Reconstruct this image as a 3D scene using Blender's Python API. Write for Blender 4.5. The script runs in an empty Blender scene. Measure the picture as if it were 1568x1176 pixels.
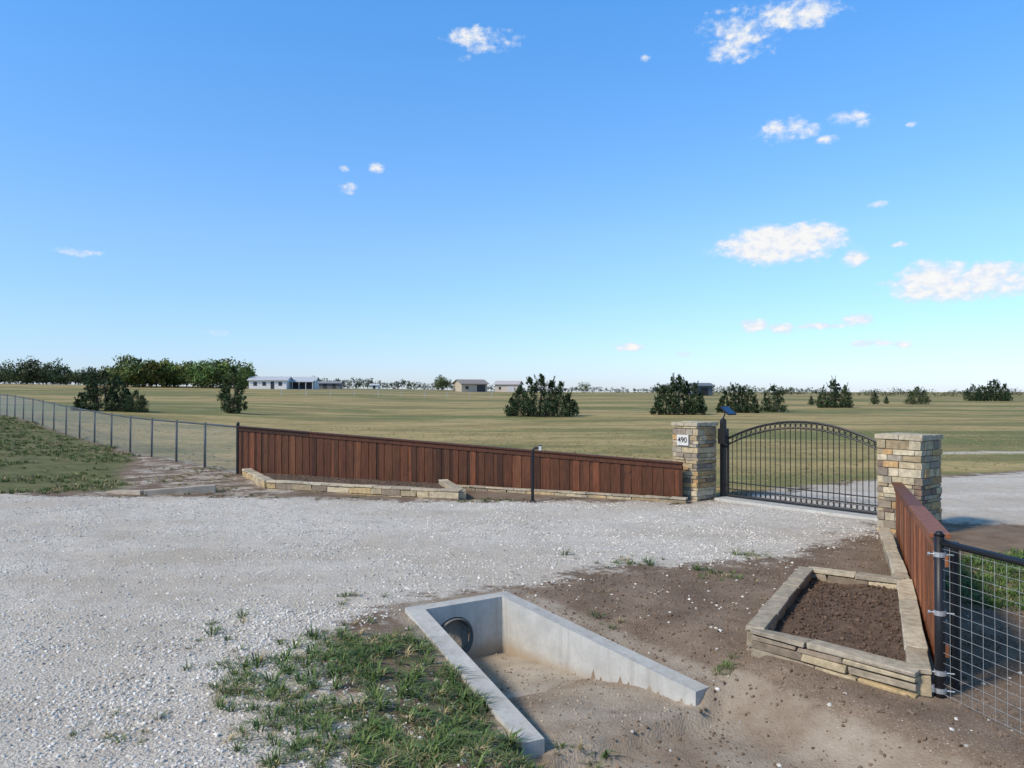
import bpy, math, numpy as np, random
from mathutils import Vector, Matrix
rng = np.random.default_rng(7); random.seed(7)
scene = bpy.context.scene
col_root = scene.collection
CAMH = 2.25; F = 1178.0

# ------------------------------------------------------------------ helpers
def sm(t):
    t = np.clip(t, 0, 1); return t*t*(3-2*t)
def vnoise(x, y, s, seed=0):
    x = np.asarray(x, float)/s; y = np.asarray(y, float)/s
    xi = np.floor(x); yi = np.floor(y); fx = x-xi; fy = y-yi
    fx = fx*fx*(3-2*fx); fy = fy*fy*(3-2*fy)
    def h(a, b):
        v = np.sin(a*127.1+b*311.7+seed*74.7)*43758.5453
        return v-np.floor(v)
    return (h(xi, yi)*(1-fx)+h(xi+1, yi)*fx)*(1-fy)+(h(xi, yi+1)*(1-fx)+h(xi+1, yi+1)*fx)*fy
def fbm(x, y, s, seed=0, o=4):
    t = 0; a = .5; n = 0
    for i in range(o):
        t = t+a*vnoise(x, y, s/2**i, seed+i*13); n += a; a *= .5
    return t/n
def poly_sd(px, py, poly):
    """signed distance, positive inside"""
    px = np.asarray(px, float); py = np.asarray(py, float)
    d = np.full(px.shape, 1e18); ins = np.zeros(px.shape, bool)
    n = len(poly)
    for i in range(n):
        ax, ay = poly[i]; bx, by = poly[(i+1) % n]
        ex, ey = bx-ax, by-ay; wx, wy = px-ax, py-ay
        t = np.clip((wx*ex+wy*ey)/(ex*ex+ey*ey+1e-12), 0, 1)
        d = np.minimum(d, (wx-ex*t)**2+(wy-ey*t)**2)
        c = ((ay > py) != (by > py))
        xs = ax+(py-ay)*ex/(ey if abs(ey) > 1e-12 else 1e-12)
        ins ^= (c & (px < xs))
    d = np.sqrt(d)
    return np.where(ins, d, -d)

# ------------------------------------------------------------------ terrain function
BL = np.array([-1.09, 7.85]); BR = np.array([-.065, 8.5]); RE = np.array([1.605, 6.28]); LE = np.array([.07, 5.28])
AX = np.array([.51, -.86]); LX = np.array([.86, .51]); OO = (BL+BR)/2
def inset(poly, t):
    out = []; n = len(poly)
    c = sum(poly)/n
    for i in range(n):
        p = poly[i]; a = poly[i-1]; b = poly[(i+1) % n]
        def nrm(p, q):
            d = (q-p)/np.linalg.norm(q-p); m = np.array([-d[1], d[0]])
            return m if np.dot(c-p, m) > 0 else -m
        n1 = nrm(a, p); n2 = nrm(p, b)
        A = np.array([n1, n2]); r = np.array([np.dot(n1, p)+t, np.dot(n2, p)+t])
        out.append(np.linalg.solve(A, r))
    return out
UO = [BL, BR, RE, LE]
UOP = [tuple(q) for q in UO]
UMID = inset(UO, .09)
UMIDP = [tuple(UMID[0]), tuple(UMID[1]), tuple(np.array(UMID[2])+AX*.25), tuple(np.array(UMID[3])+AX*.25)]
def g(x, y, micro=True):
    x = np.asarray(x, float); y = np.asarray(y, float)
    z = sm((y-20)/280)*np.clip(2.4-.0133*x, -.4, 5.5)
    z = z+.7*sm((-x-12)/20)*sm((y-10)/15)*(1-.5*sm((y-50)/60))
    s = (x-OO[0])*AX[0]+(y-OO[1])*AX[1]; w = (x-OO[0])*LX[0]+(y-OO[1])*LX[1]
    hw = .61+.112*np.clip(s, 0, 2.75)
    ao = -.16*sm(s/2.6)*(1-sm((np.abs(w)-hw)/.9))*(s < 2.75)
    ch = -.34*(1-sm((np.abs(w)-.72)/.75))*sm((s-2.5)/.45)*(1-.6*sm((s-4)/3))
    z = z+np.minimum(ao, ch)
    if micro:
        near = 1-sm((np.hypot(x, y)-25)/30)
        z = z+near*((fbm(x, y, .9, 3, 3)-.5)*.05+(fbm(x, y, .16, 8, 2)-.5)*.018)
        z = z+(1-near)*(fbm(x, y, 14, 21, 3)-.5)*.25*(1-sm((y-200)/200))
        ins = poly_sd(x, y, UMIDP) > 0
        fl = -.54+.082*np.clip(s, 0, 3)-.06+.12*sm((s-.9)/1.4)+(fbm(x, y, .35, 5, 3)-.5)*.06*sm((s-.6)/1)
        z = np.where(ins, fl, z)
    return z
def site(px, py):
    """walk out along a bearing until the ground is reached"""
    u = (px-784)/F; v = (py-600)/F
    Y = np.linspace(10, 420, 8000)
    zz = g(u*Y, Y, False)
    ok = (CAMH-zz)/Y <= v
    Yv = Y[np.argmax(ok)] if ok.any() else 300.
    return u*Yv, Yv

# ------------------------------------------------------------------ materials
def newmat(name):
    m = bpy.data.materials.new(name); m.use_nodes = True
    nt = m.node_tree; b = nt.nodes['Principled BSDF']
    return m, nt, b
def N(nt, t, **k):
    n = nt.nodes.new(t)
    for a, v in k.items():
        setattr(n, a, v)
    return n
def noise(nt, vec, scale, detail=4, rough=.55):
    n = N(nt, 'ShaderNodeTexNoise'); n.inputs['Scale'].default_value = scale
    n.inputs['Detail'].default_value = detail; n.inputs['Roughness'].default_value = rough
    if vec is not None: nt.links.new(vec, n.inputs['Vector'])
    return n.outputs['Fac']
def maprange(nt, v, a, b, c, d, smooth=False):
    n = N(nt, 'ShaderNodeMapRange'); n.clamp = True
    if smooth: n.interpolation_type = 'SMOOTHSTEP'
    nt.links.new(v, n.inputs[0])
    for i, q in enumerate((a, b, c, d)): n.inputs[i+1].default_value = q
    return n.outputs[0]
def math_(nt, op, a, b=None, c=None):
    n = N(nt, 'ShaderNodeMath', operation=op)
    for i, q in enumerate((a, b, c)):
        if q is None: continue
        if isinstance(q, (int, float)): n.inputs[i].default_value = q
        else: nt.links.new(q, n.inputs[i])
    return n.outputs[0]
def mix(nt, f, a, b, mode='MIX'):
    n = N(nt, 'ShaderNodeMix', data_type='RGBA', blend_type=mode)
    for i, q in ((0, f), (6, a), (7, b)):
        if isinstance(q, (int, float)): n.inputs[i].default_value = q
        elif isinstance(q, tuple): n.inputs[i].default_value = (*q, 1)
        else: nt.links.new(q, n.inputs[i])
    return n.outputs[2]
def bump(nt, b, h, dist, strength=.6):
    n = N(nt, 'ShaderNodeBump'); n.inputs['Distance'].default_value = dist; n.inputs['Strength'].default_value = strength
    nt.links.new(h, n.inputs['Height']); nt.links.new(n.outputs[0], b.inputs['Normal'])
def simple(name, base=(.5, .5, .5), rough=.8, scale=6, lo=.75, hi=1.2, attr=False, metal=0., bd=0., bscale=60, spec=.3, stain=None, scale3=None):
    m, nt, b = newmat(name)
    tc = N(nt, 'ShaderNodeTexCoord').outputs['Object']
    if scale3:
        mp = N(nt, 'ShaderNodeMapping'); mp.inputs['Scale'].default_value = scale3; nt.links.new(tc, mp.inputs[0]); tv = mp.outputs[0]
    else: tv = tc
    nf = noise(nt, tv, scale, 6, .6)
    k = maprange(nt, nf, .3, .7, lo, hi)
    if attr:
        a = N(nt, 'ShaderNodeAttribute', attribute_name='Col'); base = a.outputs['Color']
    c = N(nt, 'ShaderNodeCombineColor')
    for i in range(3): nt.links.new(k, c.inputs[i])
    out = mix(nt, 1., base, c.outputs[0], 'MULTIPLY')
    if stain:
        f = maprange(nt, noise(nt, tc, stain[1], 5), stain[2], stain[3], 0, stain[4])
        out = mix(nt, f, out, stain[0])
    nt.links.new(out, b.inputs['Base Color'])
    b.inputs['Roughness'].default_value = rough; b.inputs['Metallic'].default_value = metal
    b.inputs['Specular IOR Level'].default_value = spec
    if bd > 0: bump(nt, b, noise(nt, tv, bscale, 5), bd)
    return m
M = {}
M['stone'] = simple('ledge_stone', rough=.9, scale=14, lo=.66, hi=1.18, attr=True, bd=.01, bscale=45, stain=((.20, .15, .10), 5, .58, .75, .45))
M['mortar'] = simple('mortar', (.24, .20, .15), .95, 30, bd=.004)
m, nt, b = newmat('cast_concrete')
geo = N(nt, 'ShaderNodeNewGeometry'); ps = geo.outputs['Position']; sz = N(nt, 'ShaderNodeSeparateXYZ'); nt.links.new(ps, sz.inputs[0])
cc_ = mix(nt, maprange(nt, noise(nt, ps, 4, 6, .6), .3, .7, 0, 1), (.42, .405, .37), (.54, .525, .48))
cc_ = mix(nt, maprange(nt, noise(nt, ps, 22, 5, .7), .5, .72, 0, .45), cc_, (.32, .30, .26))
mpz = N(nt, 'ShaderNodeMapping'); mpz.inputs['Scale'].default_value = (9, 9, .6); nt.links.new(ps, mpz.inputs[0])
cc_ = mix(nt, maprange(nt, noise(nt, mpz.outputs[0], 1, 5, .6), .50, .72, 0, .5), cc_, (.29, .27, .235))
lv = math_(nt, 'ADD', sz.outputs[2], math_(nt, 'MULTIPLY', noise(nt, ps, 3, 4), .12))
cc_ = mix(nt, maprange(nt, lv, -.44, -.27, .8, 0, True), cc_, (.34, .255, .165))
nt.links.new(cc_, b.inputs['Base Color']); b.inputs['Roughness'].default_value = .92; b.inputs['Specular IOR Level'].default_value = .25
bump(nt, b, noise(nt, ps, 70, 5, .7), .004)
M['concrete'] = m
M['silt'] = simple('silty_concrete', (.42, .36, .285), .95, 4, .8, 1.12, bd=.006, bscale=40, stain=((.30, .235, .17), 2.6, .42, .66, .7))
M['wood'] = simple('stained_cedar', rough=.6, scale=9, lo=.6, hi=1.4, attr=True, bd=.002, bscale=20, scale3=(3, 3, .35), spec=.3, stain=((.035, .014, .007), 11, .62, .72, .8))
M['black'] = simple('black_powdercoat', (.012, .012, .014), .45, 20, .9, 1.1, spec=.4)
M['steel'] = simple('galvanised_steel', (.55, .56, .56), .4, 30, .85, 1.1, metal=.7)
M['fencepost'] = simple('grey_green_post', (.075, .085, .085), .5, 10, .8, 1.2, metal=.2)
M['wire'] = simple('fence_wire', (.40, .41, .40), .45, 30, .85, 1.1, metal=.4)
M['soil'] = simple('planter_soil', (.12, .08, .055), .98, 9, .6, 1.4, bd=.02, bscale=25)
M['bark'] = simple('bark', (.09, .065, .05), .95, 12, .6, 1.3, bd=.01)
M['leaf'] = simple('foliage', rough=.65, scale=3, lo=.8, hi=1.2, attr=True, spec=.2)
M['rock'] = simple('limestone_gravel', rough=.92, scale=60, lo=.85, hi=1.12, attr=True, spec=.2)
M['blade'] = simple('grass_blades', rough=.6, scale=2, lo=.8, hi=1.2, attr=True, spec=.25)
M['paint'] = simple('building_paint', rough=.7, scale=1.5, lo=.92, hi=1.05, attr=True)
M['solar'] = simple('solar_glass', (.012, .02, .06), .12, 4, .9, 1.1, spec=.6)
M['plate'] = simple('limestone_plaque', (.62, .6, .55), .8, 30, .92, 1.05)
M['numeral'] = simple('numeral_black', (.02, .02, .02), .6, 30, .92, 1.05)

# ------------------------------------------------------------------ mesh builder
class MB:
    def __init__(s): s.v = []; s.f = []; s.c = []
    def add(s, vs, fs, col=(1, 1, 1)):
        o = len(s.v); s.v += [tuple(map(float, q)) for q in vs]
        for f in fs: s.f.append(tuple(i+o for i in f)); s.c.append(col)
    def hexa(s, b, t, col=(1, 1, 1)):
        s.add(list(b)+list(t), [(3, 2, 1, 0), (4, 5, 6, 7), (0, 1, 5, 4), (1, 2, 6, 5), (2, 3, 7, 6), (3, 0, 4, 7)], col)
    def box(s, c, ax, ay, az, hx, hy, hz, col=(1, 1, 1), jit=0):
        c = np.array(c, float); ax = np.array(ax, float)*hx; ay = np.array(ay, float)*hy; az = np.array(az, float)*hz
        P = [c+i*ax+j*ay+k*az+(rng.normal(0, jit, 3) if jit else 0) for k in (-1, 1) for i, j in ((-1, -1), (1, -1), (1, 1), (-1, 1))]
        s.hexa(P[:4], P[4:], col)
    def tube(s, p0, p1, r0, r1=None, n=8, col=(1, 1, 1), cap=True):
        r1 = r0 if r1 is None else r1
        p0 = np.array(p0, float); p1 = np.array(p1, float); d = p1-p0; L = np.linalg.norm(d); d /= L
        u = np.cross(d, (0, 0, 1) if abs(d[2]) < .9 else (1, 0, 0)); u /= np.linalg.norm(u); w = np.cross(d, u)
        vs = [p+r*(math.cos(a)*u+math.sin(a)*w) for p, r in ((p0, r0), (p1, r1)) for a in [2*math.pi*i/n for i in range(n)]]
        fs = [(i, (i+1) % n, n+(i+1) % n, n+i) for i in range(n)]
        if cap: fs += [tuple(range(n))[::-1], tuple(range(n, 2*n))]
        s.add(vs, fs, col)
    def path(s, pts, r, n=6, col=(1, 1, 1)):
        for a, b in zip(pts[:-1], pts[1:]): s.tube(a, b, r, r, n, col)
    def obj(s, name, mat, parent=None, bevel=0, smooth=False):
        me = bpy.data.meshes.new(name)
        me.from_pydata(s.v, [], s.f); me.update()
        me.materials.append(mat)
        ca = me.color_attributes.new('Col', 'FLOAT_COLOR', 'CORNER')
        arr = np.concatenate([np.tile(np.array([*c, 1.], dtype=np.float32), (len(f), 1)) for f, c in zip(s.f, s.c)])
        ca.data.foreach_set('color', arr.ravel())
        if smooth: me.polygons.foreach_set('use_smooth', [True]*len(me.polygons))
        ob = bpy.data.objects.new(name, me); col_root.objects.link(ob)
        if parent is not None: ob.parent = parent
        if bevel:
            bv = ob.modifiers.new('bevel', 'BEVEL'); bv.width = bevel; bv.segments = 2; bv.limit_method = 'ANGLE'
        return ob
def empty(name):
    e = bpy.data.objects.new(name, None); col_root.objects.link(e); e.empty_display_size = .3
    return e
def trimesh(name, V, Fc, C, mat, parent=None, smooth=False):
    me = bpy.data.meshes.new(name); nv = len(V); nf = len(Fc)
    me.vertices.add(nv); me.vertices.foreach_set('co', np.asarray(V, np.float32).ravel())
    me.loops.add(nf*3); me.loops.foreach_set('vertex_index', np.asarray(Fc, np.int32).ravel())
    me.polygons.add(nf); me.polygons.foreach_set('loop_start', np.arange(0, nf*3, 3, dtype=np.int32))
    me.polygons.foreach_set('loop_total', np.full(nf, 3, np.int32))
    me.update(calc_edges=True)
    ca = me.color_attributes.new('Col', 'FLOAT_COLOR', 'POINT')
    C4 = np.concatenate([C, np.ones((nv, 1))], 1).astype(np.float32); ca.data.foreach_set('color', C4.ravel())
    me.materials.append(mat)
    me.polygons.foreach_set('use_smooth', [smooth]*nf)
    ob = bpy.data.objects.new(name, me); col_root.objects.link(ob)
    if parent is not None: ob.parent = parent
    return ob
def rotz(a):
    c, s = np.cos(a), np.sin(a); z = np.zeros_like(a); o = np.ones_like(a)
    return np.stack([np.stack([c, -s, z], -1), np.stack([s, c, z], -1), np.stack([z, z, o], -1)], -2)
def rrot(n):
    q = rng.normal(size=(n, 4)); q /= np.linalg.norm(q, axis=1)[:, None]; w, x, y, z = q.T
    return np.stack([np.stack([1-2*(y*y+z*z), 2*(x*y-z*w), 2*(x*z+y*w)], -1), np.stack([2*(x*y+z*w), 1-2*(x*x+z*z), 2*(y*z-x*w)], -1),
                     np.stack([2*(x*z-y*w), 2*(y*z+x*w), 1-2*(x*x+y*y)], -1)], -2)
def scatter(name, tmpl, pos, R, S, C, mat, parent=None, grad=None):
    pick = rng.integers(0, len(tmpl), len(pos)); VV = []; FF = []; CC = []; off = 0
    for k, (tv, tf) in enumerate(tmpl):
        i = np.where(pick == k)[0]
        if not len(i): continue
        s = S[i]; s = s[:, None] if s.ndim == 1 else s
        v = tv[None]*s[:, None, :]
        v = np.einsum('nij,nvj->nvi', R[i], v)+pos[i][:, None, :]
        n, nv = v.shape[:2]
        VV.append(v.reshape(-1, 3)); FF.append((tf[None]+(np.arange(n)*nv)[:, None, None]+off).reshape(-1, 3))
        c = np.repeat(C[i][:, None, :], nv, 1)
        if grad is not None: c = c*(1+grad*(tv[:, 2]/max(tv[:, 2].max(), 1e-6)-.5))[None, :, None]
        CC.append(c.reshape(-1, 3)); off += n*nv
    return trimesh(name, np.concatenate(VV), np.concatenate(FF), np.concatenate(CC), mat, parent)

# ------------------------------------------------------------------ ground sheet
def axis(lo, hi, step, gl, gh):
    a = list(np.arange(lo, hi, step)); s = step; x = a[0]; pre = []
    while x > gl: s = min(s*1.07, 220); x -= s; pre.append(x)
    s = step; x = a[-1]
    while x < gh: s = min(s*1.07, 220); x += s; a.append(x)
    return np.array(pre[::-1]+a)
xs = axis(-9, 9.5, .07, -4500, 4500); ys = axis(3.4, 18.5, .07, -400, 6500)
X, Y = np.meshgrid(xs, ys); Z = g(X, Y)
nx, ny = len(xs), len(ys)
me = bpy.data.meshes.new('ground'); me.vertices.add(nx*ny)
me.vertices.foreach_set('co', np.stack([X, Y, Z], -1).astype(np.float32).ravel())
ii = (np.arange(ny-1)[:, None]*nx+np.arange(nx-1)[None]).ravel()
Q = np.stack([ii, ii+1, ii+nx+1, ii+nx], -1).astype(np.int32)
me.loops.add(Q.size); me.loops.foreach_set('vertex_index', Q.ravel())
me.polygons.add(len(Q)); me.polygons.foreach_set('loop_start', np.arange(0, Q.size, 4, dtype=np.int32)); me.polygons.foreach_set('loop_total', np.full(len(Q), 4, np.int32))
me.update(calc_edges=True); me.polygons.foreach_set('use_smooth', [True]*len(Q))
GRAVEL = [(-80, 20), (-11.2, 17.0), (-8.8, 16.6), (-5.3, 16.5), (-2.2, 15.9), (0.4, 15.8), (3.5, 15.7), (4.4, 16.3), (7.5, 18.6), (10.9, 20.2), (20, 24), (60, 40), (60, 30), (20, 15.5), (10, 13), (7.2, 13.2), (6.3, 12.9), (5.5, 12.2), (4.1, 10.7), (3.2, 10.2), (1.5, 9.9), (.4, 9.2), (-.2, 8.8), (-1.1, 8.1), (-1.35, 7.6), (-1.6, 6.9), (-1.6, 6.3), (-1.2, 5.7), (-.7, 4.9), (-.4, 4.2), (-.2, 2), (0, -30), (-80, -30)]
BANK = [(-80, 21), (-11.5, 17.1), (-8.8, 17.4), (-9.0, 18.6), (-10.6, 21), (-12.6, 26), (-19, 34), (-31.4, 47), (-70, 90), (-200, 200)]
DIRTBANK = [(-9.5, 17), (-6.5, 17), (-5.5, 16.6), (-4.8, 17.5), (-7.3, 21.1), (-9, 23.3), (-32, 48), (-19, 34), (-12, 25), (-10, 20)]
FIELD = [(-4500, 6500), (-500, 560), (-31.8, 48), (-9.0, 23.1), (-7.2, 21.3), (3.5, 16.3), (4.6, 16.8), (7.5, 18.8), (10.9, 20.5), (60, 41), (61, 30), (20, 15), (9, 12.3), (7.5, 9), (12, 2), (60, -10), (4500, -10), (4500, 6500)]
RPATCH = [(4.6, 8.1), (5.6, 10.4), (7.5, 11), (9, 9), (6.5, 7.4)]
TUFTS = [(-1.95, 6.3, .40, 1), (-1.24, 6.5, .42, 1.1), (-.66, 5.5, .46, 1.1), (-.3, 5.15, .40, 1.3), (-1.05, 7.2, .28, .9), (-1.1, 5.3, .4, .75), (-2.88, 7.3, .3, .22), (-1.92, 5.9, .34, .7), (-.67, 4.8, .45, 1.1), (-1.5, 5.4, .34, .5), (-.75, 6.3, .4, 1.3), (-.45, 5.9, .3, 1.3), (-1.5, 7.0, .35, .6), (-.9, 6.8, .25, 1), (1.82, 6.6, .1, 1.2), (1.07, 8.6, .14, .5), (.95, 7.7, .13, .6), (1.52, 10.2, .25, .35), (2.4, 9.53, .22, .5), (3.34, 10.6, .25, .3), (.77, 10.6, .12, .2), (-2.2, 15.7, .35, .3), (-3.8, 15.9, .5, .3), (2.9, 9.2, .2, .2), (-2.6, 5.2, .3, .08), (-1.7, 8.4, .2, .15), (.35, 4.9, .3, .6), (6.6, 11.6, .3, .4)]
def green_local(x, y):
    t = 0
    for a, b, r, k in TUFTS: t = t+k*np.exp(-((x-a)**2+(y-b)**2)/(r*r))
    return t
fx, fy = X.ravel(), Y.ravel()
gr = np.clip(.5+poly_sd(fx, fy, GRAVEL)/3, 0, 1)
gr = np.maximum(gr, np.clip(.5+poly_sd(fx, fy, [(15, 28.6), (34, 31), (34, 29.6), (15, 27.7)])/3, 0, .6)*(fy > 25))
gr = np.maximum(gr, np.clip(.5+poly_sd(fx, fy, DIRTBANK)/1., 0, .47))
gn = np.maximum(np.clip(.5+poly_sd(fx, fy, BANK)/2, 0, 1), np.clip(.5+poly_sd(fx, fy, RPATCH)/2, 0, 1))
gn = np.maximum(gn, np.clip(green_local(fx, fy), 0, 1)*.55)
fd = np.clip(.5+poly_sd(fx, fy, FIELD)/2, 0, 1)
ss_ = (fx-OO[0])*AX[0]+(fy-OO[1])*AX[1]; ww_ = (fx-OO[0])*LX[0]+(fy-OO[1])*LX[1]
silt = (ss_ > -.3)*(1-sm((np.abs(ww_-.1)-.62-.1*np.clip(ss_, 0, 3))/.45))*(1-sm((ss_-4.5)/1.5))
silt = np.maximum(silt, (poly_sd(fx, fy, UMIDP) > -.1)*1.)
at = me.color_attributes.new('zones', 'FLOAT_COLOR', 'POINT')
at.data.foreach_set('color', np.stack([gr, gn, fd, np.ones_like(gr)], -1).astype(np.float32).ravel())
a2 = me.attributes.new('silt', 'FLOAT', 'POINT'); a2.data.foreach_set('value', silt.astype(np.float32))
ground = bpy.data.objects.new('ground', me); col_root.objects.link(ground)

m, nt, b = newmat('ground_surface')
geo = N(nt, 'ShaderNodeNewGeometry'); pos = geo.outputs['Position']
at = N(nt, 'ShaderNodeAttribute', attribute_name='zones'); sp = N(nt, 'ShaderNodeSeparateColor'); nt.links.new(at.outputs['Color'], sp.inputs[0])
ats = N(nt, 'ShaderNodeAttribute', attribute_name='silt')
n_big = noise(nt, pos, .35, 4); n_mid = noise(nt, pos, 1.7, 5, .6); n_fine = noise(nt, pos, 9, 5, .65); n_grit = noise(nt, pos, 55, 3, .6)
v1 = N(nt, 'ShaderNodeTexVoronoi'); v1.inputs['Scale'].default_value = 42; nt.links.new(pos, v1.inputs[0])
v2 = N(nt, 'ShaderNodeTexVoronoi'); v2.inputs['Scale'].default_value = 85; nt.links.new(pos, v2.inputs[0])
sv = N(nt, 'ShaderNodeSeparateColor'); nt.links.new(v1.outputs['Color'], sv.inputs[0])
sv2 = N(nt, 'ShaderNodeSeparateColor'); nt.links.new(v2.outputs['Color'], sv2.inputs[0])
# dirt
dirt = mix(nt, maprange(nt, n_mid, .35, .65, 0, 1), (.15, .103, .07), (.29, .215, .155))
dirt = mix(nt, maprange(nt, n_fine, .3, .7, 0, .5), dirt, (.20, .145, .103))
dirt = mix(nt, maprange(nt, n_grit, .5, .75, 0, .35), dirt, (.10, .068, .047))
peb = math_(nt, 'MULTIPLY', maprange(nt, sv2.outputs[0], .82, .88, 0, 1), maprange(nt, v2.outputs['Distance'], .3, .45, 1, 0))
dirt = mix(nt, math_(nt, 'MULTIPLY', peb, .7), dirt, (.45, .40, .33))
# gravel
gcol = mix(nt, sv.outputs[1], (.50, .455, .39), (.80, .75, .67))
gcol = mix(nt, maprange(nt, v1.outputs['Distance'], .35, .62, 0, .65), gcol, (.33, .275, .215))
gcol2 = mix(nt, sv2.outputs[2], (.57, .515, .44), (.74, .685, .60))
gcol = mix(nt, maprange(nt, n_fine, .4, .6, .1, .8), gcol, gcol2)
sx_ = N(nt, 'ShaderNodeMapping'); sx_.inputs['Rotation'].default_value = (0, 0, .35); sx_.inputs['Scale'].default_value = (.12, .75, 1); nt.links.new(pos, sx_.inputs[0])
n_trk = noise(nt, sx_.outputs[0], 1.0, 4, .5)
gcol = mix(nt, maprange(nt, n_trk, .46, .60, 0, .5), gcol, (.47, .40, .32))
gcol = mix(nt, maprange(nt, n_big, .45, .66, 0, .5), gcol, (.42, .35, .27))
gcol = mix(nt, maprange(nt, n_mid, .52, .7, 0, .5), gcol, (.42, .35, .27))
gm = math_(nt, 'ADD', sp.outputs[0], math_(nt, 'MULTIPLY', math_(nt, 'SUBTRACT', n_mid, .5), .75))
gm = math_(nt, 'ADD', gm, math_(nt, 'MULTIPLY', math_(nt, 'SUBTRACT', n_fine, .5), .45))
gm = maprange(nt, gm, .43, .60, 0, 1, True)
# field
mp = N(nt, 'ShaderNodeMapping'); mp.inputs['Scale'].default_value = (.016, .045, .05); mp.inputs['Rotation'].default_value = (0, 0, .2); nt.links.new(pos, mp.inputs[0])
n_str = noise(nt, mp.outputs[0], 1, 7, .68)
mp2 = N(nt, 'ShaderNodeMapping'); mp2.inputs['Scale'].default_value = (.11, .26, .3); mp2.inputs['Rotation'].default_value = (0, 0, -.25); nt.links.new(pos, mp2.inputs[0])
n_str2 = noise(nt, mp2.outputs[0], 1, 7, .68)
fcol = mix(nt, maprange(nt, n_str, .45, .56, 0, 1, True), (.41, .305, .135), (.13, .155, .05))
fcol = mix(nt, maprange(nt, n_str2, .48, .60, 0, .7), fcol, (.20, .165, .07))
fcol = mix(nt, maprange(nt, n_str2, .46, .38, 0, .55), fcol, (.46, .36, .18))
fcol = mix(nt, maprange(nt, n_mid, .45, .68, 0, .5), fcol, (.12, .125, .045))
fcol = mix(nt, maprange(nt, n_fine, .45, .75, 0, .45), fcol, (.42, .33, .17))
fm = maprange(nt, math_(nt, 'ADD', sp.outputs[2], math_(nt, 'MULTIPLY', math_(nt, 'SUBTRACT', n_fine, .5), .5)), .4, .6, 0, 1, True)
# green
gc = mix(nt, maprange(nt, n_mid, .35, .65, 0, 1), (.07, .10, .03), (.15, .16, .06))
gc = mix(nt, maprange(nt, n_fine, .5, .7, 0, .6), gc, (.22, .17, .10))
nm = maprange(nt, math_(nt, 'ADD', sp.outputs[1], math_(nt, 'MULTIPLY', math_(nt, 'SUBTRACT', n_fine, .5), .9)), .5, .66, 0, 1, True)
c = mix(nt, fm, dirt, fcol); c = mix(nt, gm, c, gcol)
siltc = mix(nt, maprange(nt, n_mid, .38, .62, 0, 1), (.26, .195, .14), (.40, .335, .26))
siltc = mix(nt, maprange(nt, n_fine, .45, .7, 0, .6), siltc, (.32, .255, .19))
smk = maprange(nt, math_(nt, 'ADD', ats.outputs['Fac'], math_(nt, 'MULTIPLY', math_(nt, 'SUBTRACT', n_fine, .5), .8)), .35, .8, 0, 1, True)
c = mix(nt, smk, c, siltc)
c = mix(nt, math_(nt, 'MULTIPLY', nm, .8), c, gc)
nt.links.new(c, b.inputs['Base Color']); b.inputs['Roughness'].default_value = .97; b.inputs['Specular IOR Level'].default_value = .1
h = math_(nt, 'ADD', math_(nt, 'MULTIPLY', math_(nt, 'SUBTRACT', 1., v1.outputs['Distance']), math_(nt, 'MULTIPLY', gm, .6)), math_(nt, 'ADD', n_grit, math_(nt, 'MULTIPLY', n_fine, 1.2)))
h = math_(nt, 'MULTIPLY', h, maprange(nt, fm, 0, 1, 1, .2))
bump(nt, b, h, .02, .75)
me.materials.append(m)

# ------------------------------------------------------------------ gravel stones
def ico(sub=1):
    import bmesh
    bm = bmesh.new(); bmesh.ops.create_icosphere(bm, subdivisions=sub, radius=1)
    V = np.array([v.co[:] for v in bm.verts]); Fc = np.array([[v.index for v in f.verts] for f in bm.faces]); bm.free()
    return V, Fc
IV, IF = ico(1)
rocks = []
for k in range(8):
    v = IV*(1+rng.uniform(-.32, .25, (len(IV), 1))); v = v*np.array([1, rng.uniform(.65, .95), rng.uniform(.45, .75)]); rocks.append((v, IF))
def pts_region(n, x0, x1, y0, y1): return rng.uniform(x0, x1, n), rng.uniform(y0, y1, n)
def rotz_tilt(n):
    a = rng.normal(0, .35, n); c, s = np.cos(a), np.sin(a); z = np.zeros(n); o = np.ones(n)
    return np.stack([np.stack([o, z, z], -1), np.stack([z, c, -s], -1), np.stack([z, s, c], -1)], -2)
def rocks_at(x, y, smin, smax, pw=2.5):
    n = len(x); s = smin+(smax-smin)*rng.random(n)**pw
    z = g(x, y)+s*.08
    br = rng.uniform(.48, .80, n); warm = rng.uniform(0, 1, n)
    C = np.stack([br, br*(.95-.04*warm), br*(.88-.11*warm)], -1)
    dk = rng.random(n) < .18; C[dk] *= rng.uniform(.4, .75, (dk.sum(), 1))
    R = rotz(rng.uniform(0, 6.28, n)) @ rotz_tilt(n)
    return np.stack([x, y, z], -1), R, s, C
Ps = []
for (n, x0, x1, y0, y1, a, bb) in ((50000, -5.5, 2, 4.2, 8, .005, .022), (38000, -9.5, 6.5, 8, 12.5, .006, .023), (16000, -12, 7.5, 12.5, 16.5, .009, .025)):
    x, y = pts_region(n, x0, x1, y0, y1)
    vis = np.abs(x) < .70*y+.4
    sd = poly_sd(x, y, GRAVEL)+(fbm(x, y, 1.2, 31)-.5)*1.6
    p = sm((sd+.35)/.8)*(.2+.8*sm((fbm(x, y, .9, 77)-.36)/.3))
    k = vis & (rng.random(n) < p) & (poly_sd(x, y, UOP) < -.02)
    Ps.append(rocks_at(x[k], y[k], a, bb))
x, y = pts_region(12000, -3, 6, 4.3, 12.5)
p = .10+.5*sm((fbm(x, y, .7, 55)-.5)/.25)*np.exp(-np.clip(-poly_sd(x, y, GRAVEL), 0, 9)/1.2)+.9*((x < .1) & (y < 6.2))
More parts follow.
